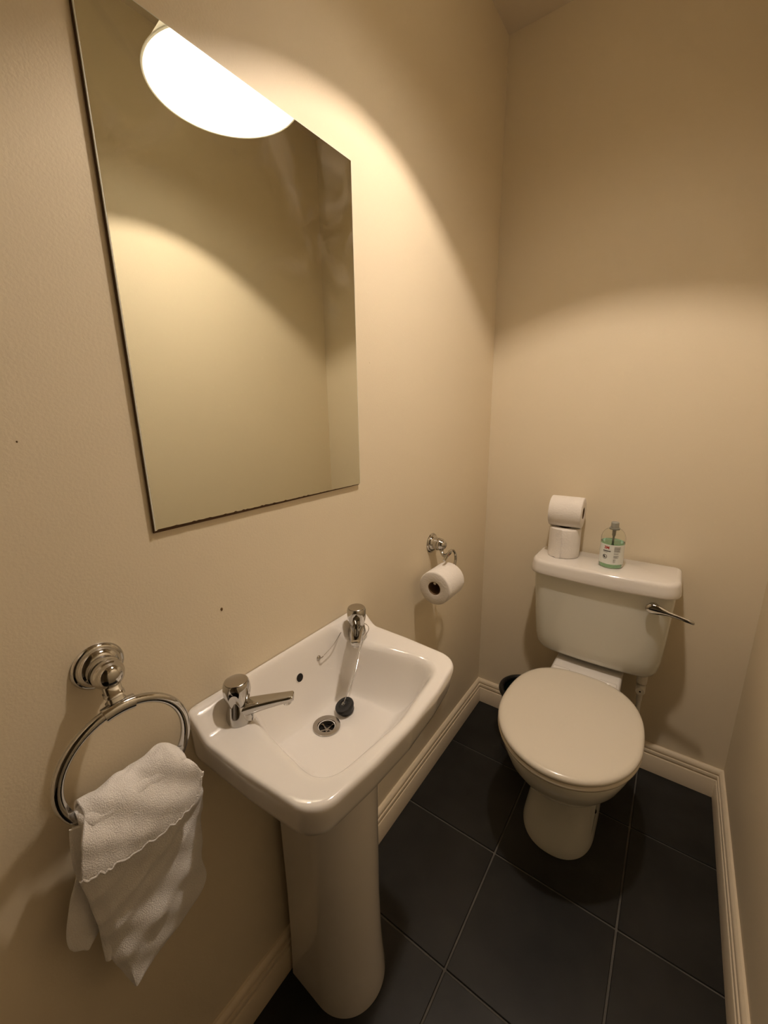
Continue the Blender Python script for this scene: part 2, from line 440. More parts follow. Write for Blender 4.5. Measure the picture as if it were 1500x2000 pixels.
def top_ring(P, drop=0.0):
    z = ztop(P) - drop; return [(p[0], BY + p[1], zz) for p, zz in zip(P, z)]
scl = lambda k: np.c_[0.0015 + (OUT[:, 0] - 0.0015) * k, OUT[:, 1] * k]
# underside up to the rim
def under(kx, ky, z):
    return [(0.0015 + (p[0] - 0.0015) * kx, BY + p[1] * ky, z) for p in OUT]
rings.append(under(0.60, 0.40, 0.640)); rings.append(under(0.70, 0.55, 0.655)); rings.append(under(0.90, 0.86, 0.700)); rings.append(under(0.955, 0.945, 0.716)); rings.append(under(0.972, 0.970, 0.724)); rings.append(under(0.982, 0.982, 0.736))
for k, drop in ((0.994, 0.022), (1.0, 0.012), (0.999, 0.007), (0.994, 0.003), (0.985, 0.0008)):
    P = np.c_[0.0015 + (OUT[:, 0] - 0.0015) * k, OUT[:, 1] * k]; rings.append(top_ring(P, drop))
rim = np.c_[0.0015 + (OUT[:, 0] - 0.0015) * 0.973, OUT[:, 1] * 0.973]
un = (OUT - C) / np.linalg.norm(OUT - C, axis=1)[:, None] * 0.0165
def ray_hit(poly, c, dirs_):
    """distance along each direction from c to the outline"""
    out = np.full(len(dirs_), 1e9); A = poly; B = np.roll(poly, -1, 0)
    for i, q in enumerate(dirs_):
        e = B - A; den = q[0] * e[:, 1] - q[1] * e[:, 0]; w0 = A - c
        with np.errstate(divide='ignore', invalid='ignore'):
            t = (w0[:, 0] * e[:, 1] - w0[:, 1] * e[:, 0]) / den; u = (w0[:, 0] * q[1] - w0[:, 1] * q[0]) / den
        ok = (np.abs(den) > 1e-12) & (u >= -1e-9) & (u <= 1 + 1e-9) & (t > 0)
        out[i] = t[ok].min()
    return out
vec = rim - C; lenr = np.linalg.norm(vec, axis=1); unit = vec / lenr[:, None]
lip = np.minimum(ray_hit(INN, C, unit), lenr - 0.004)
for k in range(9): rings.append(top_ring(C + unit * (lenr + (lip + 0.3 * (lenr - lip) * 0 - lenr) * (k / 8) * 1.0)[:, None] if k else rim))
for k in range(1, 71):
    q = k / 70; q = q * (0.55 + 0.45 * q)                       # finer just inside the lip
    rings.append(top_ring(C + unit * (lip + (0.0165 - lip) * q)[:, None]))
v, f = loft(rings, True, False)
bowl = obj('bowl', v, f, M_CERAMIC, basin, True, 60)
# overflow hole in the back slope
def bowl_point(y, z):
    lo, hi = 0.012, 0.09
    for _ in range(40):
        m_ = (lo + hi) / 2
        if ztop(np.array([[m_, y]]))[0] > z: lo = m_
        else: hi = m_
    e = 1e-3; zz = lambda a, b: ztop(np.array([[a, b]]))[0]
    nrm = Vector((-(zz(lo + e, y) - zz(lo - e, y)) / (2 * e), -(zz(lo, y + e) - zz(lo, y - e)) / (2 * e), 1)).normalized()
    return Vector((lo, BY + y, z)), nrm
p, nrm = bowl_point(0.0, 0.757)
mb = MB(); mb.add(*lathe([(0.0105, 0.0002), (0.0100, 0.0014), (0.0088, 0.0010), (0.0082, -0.004)], p, nrm, 28, False, False))
obj('overflow_rim', *mb.out(), M_CERAMIC, bowl)
obj('overflow_hole', *lathe([(0.0088, 0.0008), (0.0001, 0.0007)], p, nrm, 28, False, False), M_DARK, bowl)
# pedestal: half-round column, open to the wall
NP = 48
def ped_ring(z, hw, front, back=0.026):
    pts = [(back, -hw * 0.96)]
    for k in range(NP - 1):
        a = -PI / 2 + PI * k / (NP - 2)
        pts.append((front - hw * 1.02 + hw * 1.02 * math.cos(a) if True else 0, hw * math.sin(a)))
    pts.append((back, hw * 0.96))
    return [(x, BY + y, z) for x, y in pts]
PRG = [ped_ring(z, hw, fr) for z, hw, fr in ((0.0005, 0.0905, 0.214), (0.012, 0.0905, 0.214), (0.04, 0.0885, 0.211), (0.12, 0.0860, 0.206), (0.25, 0.0840, 0.203), (0.45, 0.0850, 0.204), (0.56, 0.0870, 0.207), (0.62, 0.090, 0.212), (0.648, 0.092, 0.215))]
obj('pedestal', *loft(PRG), M_CERAMIC, basin, True, 50)
# drain
mb = MB(); mb.add(*lathe([(0.0285, 0.0002), (0.0280, 0.0022), (0.0190, 0.0022), (0.0180, 0.0008), (0.0175, -0.012)], (DRX, BY, DRZ + 0.0010), (0, 0, 1), 40, False, False))
drain = obj('drain', *mb.out(), M_CHROME_DULL, basin)
mb = MB(); mb.add(*lathe([(0.0045, 0), (0.0045, 0.0015)], (DRX, BY, DRZ - 0.009), (0, 0, 1), 16))
for k in range(5):
    a = 2 * PI * k / 5 + 0.3; c_, s_ = math.cos(a), math.sin(a); t = 0.0013
    b = [(DRX + r * c_ - q * s_, BY + r * s_ + q * c_, DRZ - 0.009 + h) for h in (0, 0.0015) for r, q in ((0.003, -t), (0.0178, -t), (0.0178, t), (0.003, t))]
    mb.add(b, [(3, 2, 1, 0), (4, 5, 6, 7), (0, 1, 5, 4), (1, 2, 6, 5), (2, 3, 7, 6), (3, 0, 4, 7)])
obj('drain_grille', *mb.out(), M_CHROME_DULL, drain)
obj('drain_hole', *lathe([(0.0178, -0.0115), (0.0001, -0.0115)], (DRX, BY, DRZ), (0, 0, 1), 24, False, False), M_DARK, drain)

# ------------------------------------------------------------------ taps
def make_tap(y, direction, label):
    x = 0.051; zb = ztop(np.array([[x + 0.004, y - BY]]))[0] - 0.001
    t = thing('basin_tap', label, 'tap', (x, y, zb), 'basin taps')
    o = Vector((x, y, zb))
    d = Vector((math.cos(direction), math.sin(direction), 0)); s = Vector((-d.y, d.x, 0))
    # body: pillar flaring to its base
    obj('body', *lathe([(0.0225, -0.014), (0.0235, 0.000), (0.0232, 0.005), (0.0215, 0.014), (0.0190, 0.024), (0.0170, 0.034), (0.0160, 0.040)], o, (0, 0, 1), 36), M_CHROME, t)
    # spout: wedge rising from the foot of the body towards the bowl
    R = []
    for k in range(13):
        q = k / 12
        top = 0.0300 + 0.0125 * q ** 0.7; low = 0.0040 + 0.0265 * q ** 0.75
        c = o + d * (0.004 + 0.088 * q) + Vector((0, 0, (top + low) / 2)); hh = (top - low) / 2
        w_ = 0.0175 - 0.0070 * q ** 0.7
        sec = []
        for a in range(28):
            an = 2 * PI * a / 28; ca, sa = math.cos(an), math.sin(an)
            px = math.copysign(abs(ca) ** 0.5, ca) * w_; pz = math.copysign(abs(sa) ** 0.5, sa) * hh
            px *= 1.0 if sa > 0 else 1 - 0.30 * abs(sa)
            sec.append(c + s * px + Vector((0, 0, pz)))
        R.append(sec)
    last = R[-1]; cc = sum(last, Vector()) / 28
    R.append([cc + d * 0.002 + (p - cc) * 0.90 for p in last]); R.append([cc + d * 0.003 + (p - cc) * 0.7 for p in last])
    sp = obj('spout', *loft(R), M_CHROME, t, True, 32)
    tip = o + d * 0.083 + Vector((0, 0, 0.038))
    obj('nozzle', *lathe([(0.0068, -0.006), (0.0070, -0.0135), (0.0055, -0.0135), (0.005, -0.010)], tip, (0, 0, 1), 20, False, True), M_CHROME, sp)
    # knob: round cap over a grip with four hollows
    rings_ = []; n_ = 96; K = Vector((x, y, zb + 0.028))
    for rr, hh, am in ((0.0150, 0.0, 0.10), (0.0172, 0.003, 0.20), (0.0195, 0.009, 0.24), (0.0215, 0.017, 0.22), (0.0228, 0.025, 0.14), (0.0230, 0.032, 0.05), (0.0222, 0.039, 0.008), (0.0210, 0.0435, 0.0), (0.0198, 0.0455, 0.0)):
        rings_.append([K + Vector((math.cos(a), math.sin(a), 0)) * rr * (1 - am * max(0.0, math.cos(4 * (a - direction))) ** 0.8) + Vector((0, 0, hh)) for a in [2 * PI * k / n_ for k in range(n_)]])
    kn = obj('knob', *loft(rings_), M_CHROME, t, True, 30)
    obj('knob_cap', *lathe([(0.0186, -0.001), (0.0186, 0.0008), (0.0180, 0.0012), (0.0150, 0.0006), (0.0002, 0.0004)], (x, y, zb + 0.0738), (0, 0, 1), 40, True, False), M_CHROME_DULL, kn)
    return t
make_tap(0.338, math.radians(40), 'chrome pillar tap on the basin corner next to the towel ring')
make_tap(0.660, math.radians(-52), 'chrome pillar tap with the plug chain hanging beside it')

# ------------------------------------------------------------------ plug on its chain
pp = Vector((0.104, BY + 0.052, 0.0)); pz = ztop(np.array([[pp.x, pp.y - BY]]))[0]
plug = thing('basin_plug', 'black rubber plug on a thin chain lying in the basin', 'plug', (pp.x, pp.y, pz))
pn = Vector((-0.22, -0.30, 0.93)).normalized(); pc = Vector((pp.x, pp.y, pz + 0.011))
obj('stopper', *lathe([(0.0165, -0.010), (0.0185, 0.0), (0.0205, 0.001), (0.0208, 0.006), (0.0195, 0.0082), (0.0120, 0.0085), (0.0105, 0.0066), (0.0002, 0.0066)], pc, pn, 36, True, False), M_BLACK, plug)
eye = pc + pn * 0.010
ey = [eye + Vector((0.0, math.cos(a), math.sin(a))) * 0.0042 for a in [2 * PI * k / 14 for k in range(14)]]
obj('eyelet', *tube(ey, 0.0009, 6, True), M_CHROME, plug)
sp_, sn = bowl_point(0.060, 0.770)
mb = MB(); mb.add(*lathe([(0.0055, 0.0), (0.0055, 0.0015), (0.004, 0.003), (0.0015, 0.004)], sp_, sn, 18))
hook = [sp_ + sn * 0.003, sp_ + sn * 0.008 + Vector((0, 0.001, 0.001)), sp_ + sn * 0.010 + Vector((0, 0.006, 0.003))]
mb.add(*tube(hook, 0.0012, 6))
obj('chain_stay', *mb.out(), M_CHROME_DULL, plug)
def chain(a, b, sag, name, over=None):
    mb = MB(); pts = [a] + (over or []) + [b]; path = [Vector(q) for q in catmull(pts, 24)]
    L = sum((path[i + 1] - path[i]).length for i in range(len(path) - 1)); nlk = int(L / 0.0030)
    dense = []; acc = 0; seg = L / nlk; want = 0
    for i in range(len(path) - 1):
        l = (path[i + 1] - path[i]).length
        while want <= acc + l and len(dense) < nlk:
            dense.append(path[i].lerp(path[i + 1], (want - acc) / l)); want += seg
        acc += l
    for i, q in enumerate(dense):
        mb.add(*lathe([(0.0002, -0.0013), (0.0010, -0.0008), (0.0012, 0), (0.0010, 0.0008), (0.0002, 0.0013)], q, (0, 0, 1), 6, False, False))
    mb.add(*tube(path, 0.0006, 5))
    return obj(name, *mb.out(), M_CHROME, plug)
tapb = Vector((0.044, 0.660, 0.80))
chain(eye, hook[-1], 0, 'chain', [Vector((0.093, BY + 0.100, 0.735)), Vector((0.082, BY + 0.140, 0.786)), Vector((0.070, BY + 0.182, 0.800)), Vector((0.040, BY + 0.190, 0.803)), Vector((0.020, BY + 0.164, 0.806)), Vector((0.028, BY + 0.130, 0.800)), Vector((0.034, BY + 0.100, 0.789))])

# ================================================================== TOILET
TX = 0.450
toilet = thing('toilet', 'cream close-coupled toilet with closed lid against the back wall', 'toilet', (TX, 1.25, 0.0))
NT = 96
def egg(z, hw, y_front, y_mid, y_back, ef=2.0, eb=2.6, cx=TX):
    pts = []
    for k in range(NT):
        a = 2 * PI * k / NT; c_, s_ = math.cos(a), math.sin(a); e = ef if s_ < 0 else eb
        ly_ = (y_mid - y_front) if s_ < 0 else (y_back - y_mid)
        pts.append((cx + math.copysign(abs(c_) ** (2 / e), c_) * hw, y_mid + math.copysign(abs(s_) ** (2 / e), s_) * ly_, z))
    return pts
PAN = [egg(0.0005, 0.104, 1.040, 1.17, 1.44, 2.2, 4.0), egg(0.006, 0.1045, 1.039, 1.17, 1.44, 2.2, 4.0), egg(0.03, 0.101, 1.045, 1.17, 1.44, 2.2, 4.0), egg(0.09, 0.092, 1.062, 1.17, 1.435, 2.2, 3.8),
       egg(0.16, 0.088, 1.075, 1.17, 1.43, 2.2, 3.6), egg(0.205, 0.094, 1.055, 1.17, 1.43, 2.2, 3.2), egg(0.235, 0.115, 1.015, 1.16, 1.43, 2.1, 3.0),
       egg(0.27, 0.143, 0.970, 1.15, 1.43, 2.1, 2.8), egg(0.31, 0.163, 0.938, 1.14, 1.43, 2.05, 2.6), egg(0.345, 0.174, 0.920, 1.13, 1.42, 2.0, 2.5), egg(0.375, 0.180, 0.910, 1.125, 1.41, 2.0, 2.4), egg(0.384, 0.178, 0.912, 1.125, 1.41, 2.0, 2.4), egg(0.387, 0.172, 0.918, 1.125, 1.40, 2.0, 2.4)]
PAN = [[(p[0], p[1], p[2]) for p in r] for r in PAN]
pan = obj('pan', *loft(PAN), M_CISTERN, toilet, True, 60)
obj('pan_shelf', *bevel_box(TX - 0.108, TX + 0.108, 1.345, 1.535, 0.30, 0.412, 0.010, 3), M_CERAMIC, pan)
# side recess plate and screw cap of the foot
mb = MB(); mb.add(*bevel_box(TX + 0.060, TX + 0.0985, 1.14, 1.34, 0.03, 0.20, 0.004, 2))
obj('foot_recess', *mb.out(), M_CISTERN, pan)
obj('screw_cap', *lathe([(0.006, 0.0), (0.006, 0.002), (0.003, 0.004)], (TX + 0.0983, 1.165, 0.105), (1, 0, 0), 14), M_DARK, pan)
S0 = [egg(0.3885, 0.183, 0.907, 1.125, 1.368), egg(0.390, 0.189, 0.902, 1.125, 1.370), egg(0.396, 0.191, 0.900, 1.125, 1.371), egg(0.402, 0.189, 0.902, 1.125, 1.370), egg(0.4035, 0.185, 0.906, 1.125, 1.368)]
obj('seat', *loft(S0), M_SEAT, toilet, True, 60)
L0 = [egg(0.4045, 0.184, 0.907, 1.125, 1.368), egg(0.406, 0.189, 0.902, 1.125, 1.371), egg(0.411, 0.191, 0.900, 1.125, 1.372), egg(0.417, 0.190, 0.901, 1.125, 1.371), egg(0.421, 0.186, 0.905, 1.125, 1.368), egg(0.4235, 0.179, 0.912, 1.125, 1.361), egg(0.4245, 0.168, 0.924, 1.125, 1.349), egg(0.4255, 0.10, 1.0, 1.125, 1.27), egg(0.426, 0.03, 1.09, 1.125, 1.16)]
lid = obj('toilet_lid', *loft(L0), M_SEAT, toilet, True, 60)
for sx in (-1, 1):
    obj('hinge', *lathe([(0.010, -0.026), (0.011, -0.024), (0.011, 0.024), (0.010, 0.026)], (TX + sx * 0.072, 1.372, 0.4085), (1, 0, 0), 18), M_CERAMIC, toilet)
# cistern
def rrect(z, x0, x1, y0, y1, rf, rb, bulge=0.0, n=96):
    cs = [(x0, y1, rb), (x0, y0, rf)]
    for k in range(1, 8):
        t = k / 8; cs.append((x0 + (x1 - x0) * t, y0 - bulge * (1 - (2 * t - 1) ** 2), 0))
    cs += [(x1, y0, rf), (x1, y1, rb)]
    return [(p[0], p[1], z) for p in rounded_poly(cs, n)]
YB = D1 - 0.012
CIS = []
for z, dx0, dx1, fr in ((0.432, 0.052, 0.050, 1.452), (0.436, 0.040, 0.036, 1.440), (0.446, 0.029, 0.024, 1.430), (0.464, 0.021, 0.017, 1.422), (0.50, 0.016, 0.012, 1.415), (0.58, 0.011, 0.008, 1.404), (0.68, 0.006, 0.004, 1.393), (0.752, 0.003, 0.002, 1.387)):
    CIS.append(rrect(z, 0.247 + dx0, 0.667 - dx1, fr, YB, 0.045, 0.008, 0.012))
cis = obj('cistern', *loft(CIS), M_CISTERN, toilet, True, 60)
LID = []
for z, e in ((0.748, 0.003), (0.749, 0.0), (0.754, -0.0015), (0.768, 0.0), (0.782, 0.002), (0.788, 0.0034), (0.7920, 0.0058), (0.7943, 0.0095), (0.7955, 0.015)):
    LID.append(rrect(z, 0.239 + e, 0.675 - e, 1.372 + e, YB - 0.001 - max(0, e) * 0.4, 0.055, 0.010, 0.014))
obj('cistern_lid', *loft(LID), M_CERAMIC, cis, True, 60)
# flush lever
hb = Vector((0.612, 1.386, 0.714))
mb = MB(); mb.add(*lathe([(0.014, 0.0), (0.014, 0.010), (0.012, 0.013)], hb, (0, -1, 0), 24))
obj('lever_base', *mb.out(), M_CHROME, cis)
R = []
for q, w_, t_, dz in ((-0.020, 0.002, 0.003, 0.0), (-0.0175, 0.0095, 0.006, 0.0), (-0.010, 0.0145, 0.0075, 0.0), (0.0, 0.0165, 0.0080, 0.0), (0.012, 0.0150, 0.0075, 0.0), (0.026, 0.0110, 0.0065, -0.001), (0.040, 0.0075, 0.0058, -0.003), (0.060, 0.0062, 0.0052, -0.006), (0.085, 0.0058, 0.0048, -0.010), (0.098, 0.0054, 0.0045, -0.012), (0.101, 0.0035, 0.0025, -0.0125)):
    c_ = hb + Vector((q, -0.020 - max(0, q) * 0.10, dz)); sec = []
    for a in range(16):
        an = 2 * PI * a / 16
        sec.append(c_ + Vector((0, math.cos(an) * t_, math.sin(an) * w_)))
    R.append(sec)
obj('flush_lever', *loft(R), M_CHROME, cis, True, 50)

# ------------------------------------------------------------------ water inlet
sup = thing('supply_pipe', 'white plastic inlet valve and pipe under the cistern', 'pipe', (0.612, 1.50, 0.0))
mb = MB(); mb.add(*lathe([(0.015, 0.0), (0.016, 0.004), (0.016, 0.030), (0.010, 0.034), (0.010, 0.050)], (0.612, 1.495, 0.382), (0, 0, 1), 20))
obj('nut', *mb.out(), M_WHITEPL, sup)
mb = MB(); mb.add(*lathe([(0.013, -0.022), (0.0145, -0.018), (0.0145, 0.018), (0.012, 0.022)], (0.612, 1.490, 0.362), (0, 1, 0), 20)); mb.add(*lathe([(0.009, 0), (0.009, 0.05)], (0.612, 1.495, 0.312), (0, 0, 1), 16))
val = obj('valve', *mb.out(), M_WHITEPL, sup)
obj('screw', *lathe([(0.0028, 0.0), (0.0028, 0.001)], (0.612, 1.4678, 0.362), (0, -1, 0), 12), M_DARK, val)
obj('pipe', *tube([(0.612, 1.495, 0.32), (0.613, 1.495, 0.25), (0.618, 1.497, 0.18), (0.622, 1.50, 0.10), (0.622, 1.50, 0.001)], 0.0075, 14), M_WHITEPL, sup)

# ================================================================== WASTE BIN behind the toilet
bx, by = 0.250, 1.405
wb = thing('waste_bin', 'small round bin with black rim half hidden behind the toilet', 'bin', (bx, by, 0.0))
obj('body', *lathe([(0.070, 0.0005), (0.073, 0.006), (0.084, 0.235), (0.084, 0.24), (0.080, 0.24), (0.070, 0.012)], (bx, by, 0), (0, 0, 1), 48, True, True), M_BINBODY, wb)
obj('rim', *tube([(bx + 0.085 * math.cos(2 * PI * k / 48), by + 0.085 * math.sin(2 * PI * k / 48), 0.246) for k in range(48)], 0.010, 10, True), M_BLACK, wb)
obj('liner', *lathe([(0.083, 0.250), (0.079, 0.252), (0.074, 0.20), (0.068, 0.05), (0.001, 0.045)], (bx, by, 0), (0, 0, 1), 48, False, False), mat('dark_green_liner', (0.008, 0.020, 0.014), 0.4), wb)

# ================================================================== TOILET ROLLS
def roll_mesh(o, axis, R, r, L, seed):
    rnd = random.Random(seed); n_ = 56
    prof = [(r, 0.0005), (r + 0.002, 0), (R - 0.004, 0), (R - 0.0012, 0.0012), (R, 0.004), (R + 0.0003, L * 0.33), (R, L * 0.66), (R, L - 0.004), (R - 0.0012, L - 0.0012), (R - 0.004, L), (r + 0.002, L), (r, L - 0.0005), (r, 0.0005)]
    v, f = lathe(prof, o, axis, n_, False, False)
    return v, f
def make_roll(name, o, axis, R, L, label, seed, base):
    t = thing(name, label, 'toilet paper', base)
    obj('paper', *roll_mesh(o, axis, R, 0.0205, L, seed), M_PAPER, t, True, 50)
    obj('core', *lathe([(0.0203, 0.0008), (0.0203, L - 0.0008), (0.0190, L - 0.0008), (0.0190, 0.0008), (0.0203, 0.0008)], o, axis, 40, False, False), M_CARD, t)
    return t
ZL = 0.7957
r1 = make_roll('toilet_roll', (0.326, 1.478, ZL), (0, 0, 1), 0.0510, 0.103, 'white toilet roll standing upright on the cistern, lower of two', 1, (0.326, 1.478, ZL))
# loose first sheet of the upright roll
pts = []
for k in range(11):
    a = math.radians(-150 + 60 * k / 10); rr = 0.0518 + 0.0012 * (k / 10)
    pts.append((0.326 + rr * math.cos(a), 1.478 + rr * math.sin(a)))
v = [(x, y, ZL + 0.001 + 0.0012 * math.sin(i * 1.3)) for i, (x, y) in enumerate(pts)] + [(x, y, ZL + 0.102) for x, y in pts]
obj('loose_sheet', v, [(i, i + 1, 12 + i, 11 + i) for i in range(10)], M_PAPER, r1)
make_roll('toilet_roll', (0.273, 1.480, ZL + 0.103 + 0.0535), (1, 0.02, 0), 0.0530, 0.105, 'white toilet roll lying on its side on top of another roll', 2, (0.325, 1.480, ZL + 0.103))

# ================================================================== SOAP BOTTLE
sx_, sy_ = 0.478, 1.452
sb = thing('soap_bottle', 'clear plastic bottle of green hand soap with a white label on the cistern', 'soap bottle', (sx_, sy_, ZL))
BR_ = 0.0355
outer = [(0.0300, 0.0003), (0.0340, 0.002), (0.0355, 0.006), (0.0355, 0.092)]
for k in range(1, 11):
    a = (PI / 2) * k / 10 * 0.93; outer.append((0.0125 + 0.0230 * math.cos(a), 0.092 + 0.034 * math.sin(a)))
outer += [(0.0125, 0.128), (0.0125, 0.131)]
inn = [(max(0.0005, r - 0.0012), max(h, 0.0018)) for r, h in reversed(outer)]
obj('bottle', *lathe(outer + inn, (sx_, sy_, ZL), (0, 0, 1), 48, True, True), M_PET, sb)
obj('soap', *lathe([(0.0001, 0.0023), (0.0325, 0.0023), (0.0338, 0.006), (0.0339, 0.084), (0.0320, 0.0838), (0.0001, 0.0836)], (sx_, sy_, ZL), (0, 0, 1), 40, False, False), M_LIQUID, sb)
obj('collar', *lathe([(0.0150, 0.124), (0.0155, 0.126), (0.0155, 0.129), (0.0118, 0.1295), (0.0115, 0.146), (0.0100, 0.148)], (sx_, sy_, ZL), (0, 0, 1), 28), mat('translucent_grey_plastic', (0.46, 0.46, 0.40), 0.3, trans=0.35), sb)
obj('dip_tube', *lathe([(0.0055, 0.124), (0.0055, 0.104), (0.0032, 0.100), (0.0030, 0.012)], (sx_, sy_, ZL), (0, 0, 1), 14), mat('grey_tube', (0.50, 0.48, 0.42), 0.2, trans=0.3), sb)
# label wrapped round the front of the bottle
vdir = math.atan2(0.0 - sy_, 0.6124 - sx_)      # towards the door
def lab_pt(u, z, r): return (sx_ + r * math.cos(vdir + u / BR_), sy_ + r * math.sin(vdir + u / BR_), ZL + z)
def lab_patch(u0, u1, z0, z1, r, nu=8):
    v = []; f = []
    for i in range(nu + 1):
        u = u0 + (u1 - u0) * i / nu; v += [lab_pt(u, z0, r), lab_pt(u, z1, r)]
    for i in range(nu): f.append((2 * i, 2 * i + 2, 2 * i + 3, 2 * i + 1))
    return v, f
lv, lf = MB(), None
v1, f1 = lab_patch(-0.046, 0.050, 0.015, 0.080, 0.03575, 40)
label_o = obj('label', v1, f1, M_LABEL, sb)
label_o['label'] = 'white printed label'
def text_on_label(txt, size, u0, z0, r, material, name, bold=False):
    cu = bpy.data.curves.new('tmp', 'FONT'); cu.body = txt; cu.size = size; cu.fill_mode = 'FRONT'; cu.resolution_u = 3
    if bold: cu.offset = size * 0.035
    to = bpy.data.objects.new('tmp', cu); COL.objects.link(to)
    dg = bpy.context.evaluated_depsgraph_get(); me = bpy.data.meshes.new_from_object(to.evaluated_get(dg))
    v = [lab_pt(u0 + p.co.x, z0 + p.co.y, r) for p in me.vertices]; f = [tuple(p.vertices) for p in me.polygons]
    bpy.data.objects.remove(to); bpy.data.curves.remove(cu); bpy.data.meshes.remove(me)
    return obj(name, v, f, material, label_o, False)
text_on_label('3M', 0.0125, -0.0235, 0.0655, 0.0360, M_RED, 'red_logo', True)
mb = MB(); rnd = random.Random(5)
u = -0.026
while u < -0.0035:                                 # product line: bold word blocks too small to read
    wd = rnd.uniform(0.0016, 0.0026); mb.add(*lab_patch(u, min(u + wd, -0.003), 0.0565, 0.0600, 0.0360, 2)); u += wd + 0.0004
for zz in (0.0530,):
    mb.add(*lab_patch(-0.0255, -0.012, zz, zz + 0.0008, 0.0360, 4))
# pictogram: ring with a dark hand shape
for k in range(24):
    a0, a1 = 2 * PI * k / 24, 2 * PI * (k + 1) / 24; c_u, c_z = -0.0190, 0.0385
    mb.add([lab_pt(c_u + r_ * math.cos(a), c_z + r_ * math.sin(a), 0.0360) for r_, a in ((0.0058, a0), (0.0072, a0), (0.0072, a1), (0.0058, a1))], [(0, 1, 2, 3)])
mb.add(*lab_patch(-0.0235, -0.0190, 0.0375, 0.0430, 0.0360, 3)); mb.add(*lab_patch(-0.0220, -0.0160, 0.0350, 0.0385, 0.0360, 3))
obj('black_print', *mb.out(), M_INK, label_o, False)
mb = MB()
def para(u0, u1, z1, lines, pitch, hh):
    for i in range(lines):
        u = u0; z = z1 - i * pitch; end = u1 - (rnd.uniform(0, 0.004) if i % 3 == 2 else 0)
        while u < end:
            wd = rnd.uniform(0.0010, 0.0032); mb.add(*lab_patch(u, min(u + wd, end), z - hh, z, 0.0360, 2)); u += wd + 0.0005
para(0.0065, 0.0250, 0.0740, 8, 0.0022, 0.0012)
para(0.0065, 0.0200, 0.0535, 2, 0.0026, 0.0012)
para(0.0065, 0.0210, 0.0450, 4, 0.0022, 0.0012)
para(0.0065, 0.0130, 0.0330, 6, 0.0020, 0.0010)
obj('small_print', *mb.out(), M_GREY, label_o, False)

# ================================================================== TOILET ROLL HOLDER
hy, hz = 1.106, 0.883
ROSE = [(0.0320, 0.0003), (0.0325, 0.002), (0.0310, 0.0045), (0.0295, 0.006), (0.0275, 0.0065), (0.0265, 0.0095), (0.0225, 0.014), (0.0195, 0.0155), (0.0190, 0.022), (0.0205, 0.0225), (0.0205, 0.026), (0.0185, 0.027)]
KNOB = [(0.0185, 0.026), (0.0195, 0.030), (0.0200, 0.034), (0.0190, 0.0375), (0.0175, 0.039)] + [(0.0170 * math.cos(PI / 2 * k / 8) + 0.0002, 0.039 + 0.014 * math.sin(PI / 2 * k / 8)) for k in range(1, 9)]
th = thing('toilet_roll_holder', 'small chrome ring holder on the wall carrying a toilet roll', 'holder', (0.0, hy, hz))
obj('wall_rose', *lathe(ROSE, (0, hy, hz), (1, 0, 0), 40), M_CHROME, th)
obj('knob', *lathe(KNOB, (0, hy, hz), (1, 0, 0), 40), M_CHROME, th)
arm = catmull([(0.038, hy, hz - 0.012), (0.041, hy - 0.004, hz - 0.024), (0.052, hy - 0.010, hz - 0.031), (0.066, hy - 0.014, hz - 0.024), (0.078, hy - 0.017, hz - 0.009)], 6)
obj('arm', *tube(arm, 0.0060, 14), M_CHROME, th)
RX, RZ, RY0, RL, RR = 0.078, 0.788, 0.985, 0.100, 0.0515     # the roll's axis runs along the wall
loop = catmull([(RX, 1.046, 0.8555), (RX, 1.066, 0.866), (RX, 1.088, 0.8755), (RX, 1.108, 0.870), (RX, 1.122, 0.853), (RX, 1.124, 0.832), (RX, 1.112, 0.811), (RX, 1.092, 0.8025), (RX, 1.060, 0.8015), (RX, RY0 + 0.004, 0.8025)], 8)
obj('ring_hook', *tube(loop, 0.0042, 10), M_CHROME, th)
make_roll('toilet_roll', (RX, RY0, RZ), (0, 1, 0), RR, RL, 'white toilet roll hanging on the chrome ring holder beside the basin', 3, (RX, RY0 + RL / 2, RZ - RR))

# ================================================================== TOWEL RING
ty, tz = 0.167, 0.965
tr = thing('towel_ring', 'chrome towel ring fixed to the wall left of the basin', 'towel ring', (0.0, ty, tz))
obj('wall_rose', *lathe(ROSE, (0, ty, tz), (1, 0, 0), 48), M_CHROME, tr)
obj('knob', *lathe(KNOB, (0, ty, tz), (1, 0, 0), 44), M_CHROME, tr)
CX, CY, CZ, CR = 0.052, 0.166, 0.843, 0.0800
R = []
for q, w_, t_ in ((0.0, 0.0110, 0.0085), (0.010, 0.0105, 0.0080), (0.011, 0.0120, 0.0090), (0.014, 0.0120, 0.0090), (0.015, 0.0100, 0.0075), (0.020, 0.0100, 0.0075), (0.021, 0.0125, 0.0092), (0.026, 0.0125, 0.0092)):
    c_ = Vector((0.034, ty, tz - 0.012)).lerp(Vector((CX, CY, CZ + CR)), q / 0.028)
    R.append([c_ + Vector((math.copysign(abs(math.cos(a)) ** .6, math.cos(a)) * t_, math.copysign(abs(math.sin(a)) ** .6, math.sin(a)) * w_, 0)) for a in [2 * PI * k / 24 for k in range(24)]])
obj('bracket', *loft(R), M_CHROME, tr, True, 30)
arc = [(CX, CY + CR * math.sin(a), CZ + CR * math.cos(a)) for a in [math.radians(-13 + 26 * k / 10) for k in range(11)]]
obj('sleeve', *tube(arc, 0.0098, 20), M_CHROME, tr)
full = [(CX, CY + CR * math.sin(2 * PI * k / 72), CZ + CR * math.cos(2 * PI * k / 72)) for k in range(72)]
obj('ring', *tube(full, 0.0067, 16, True), M_CHROME, tr)

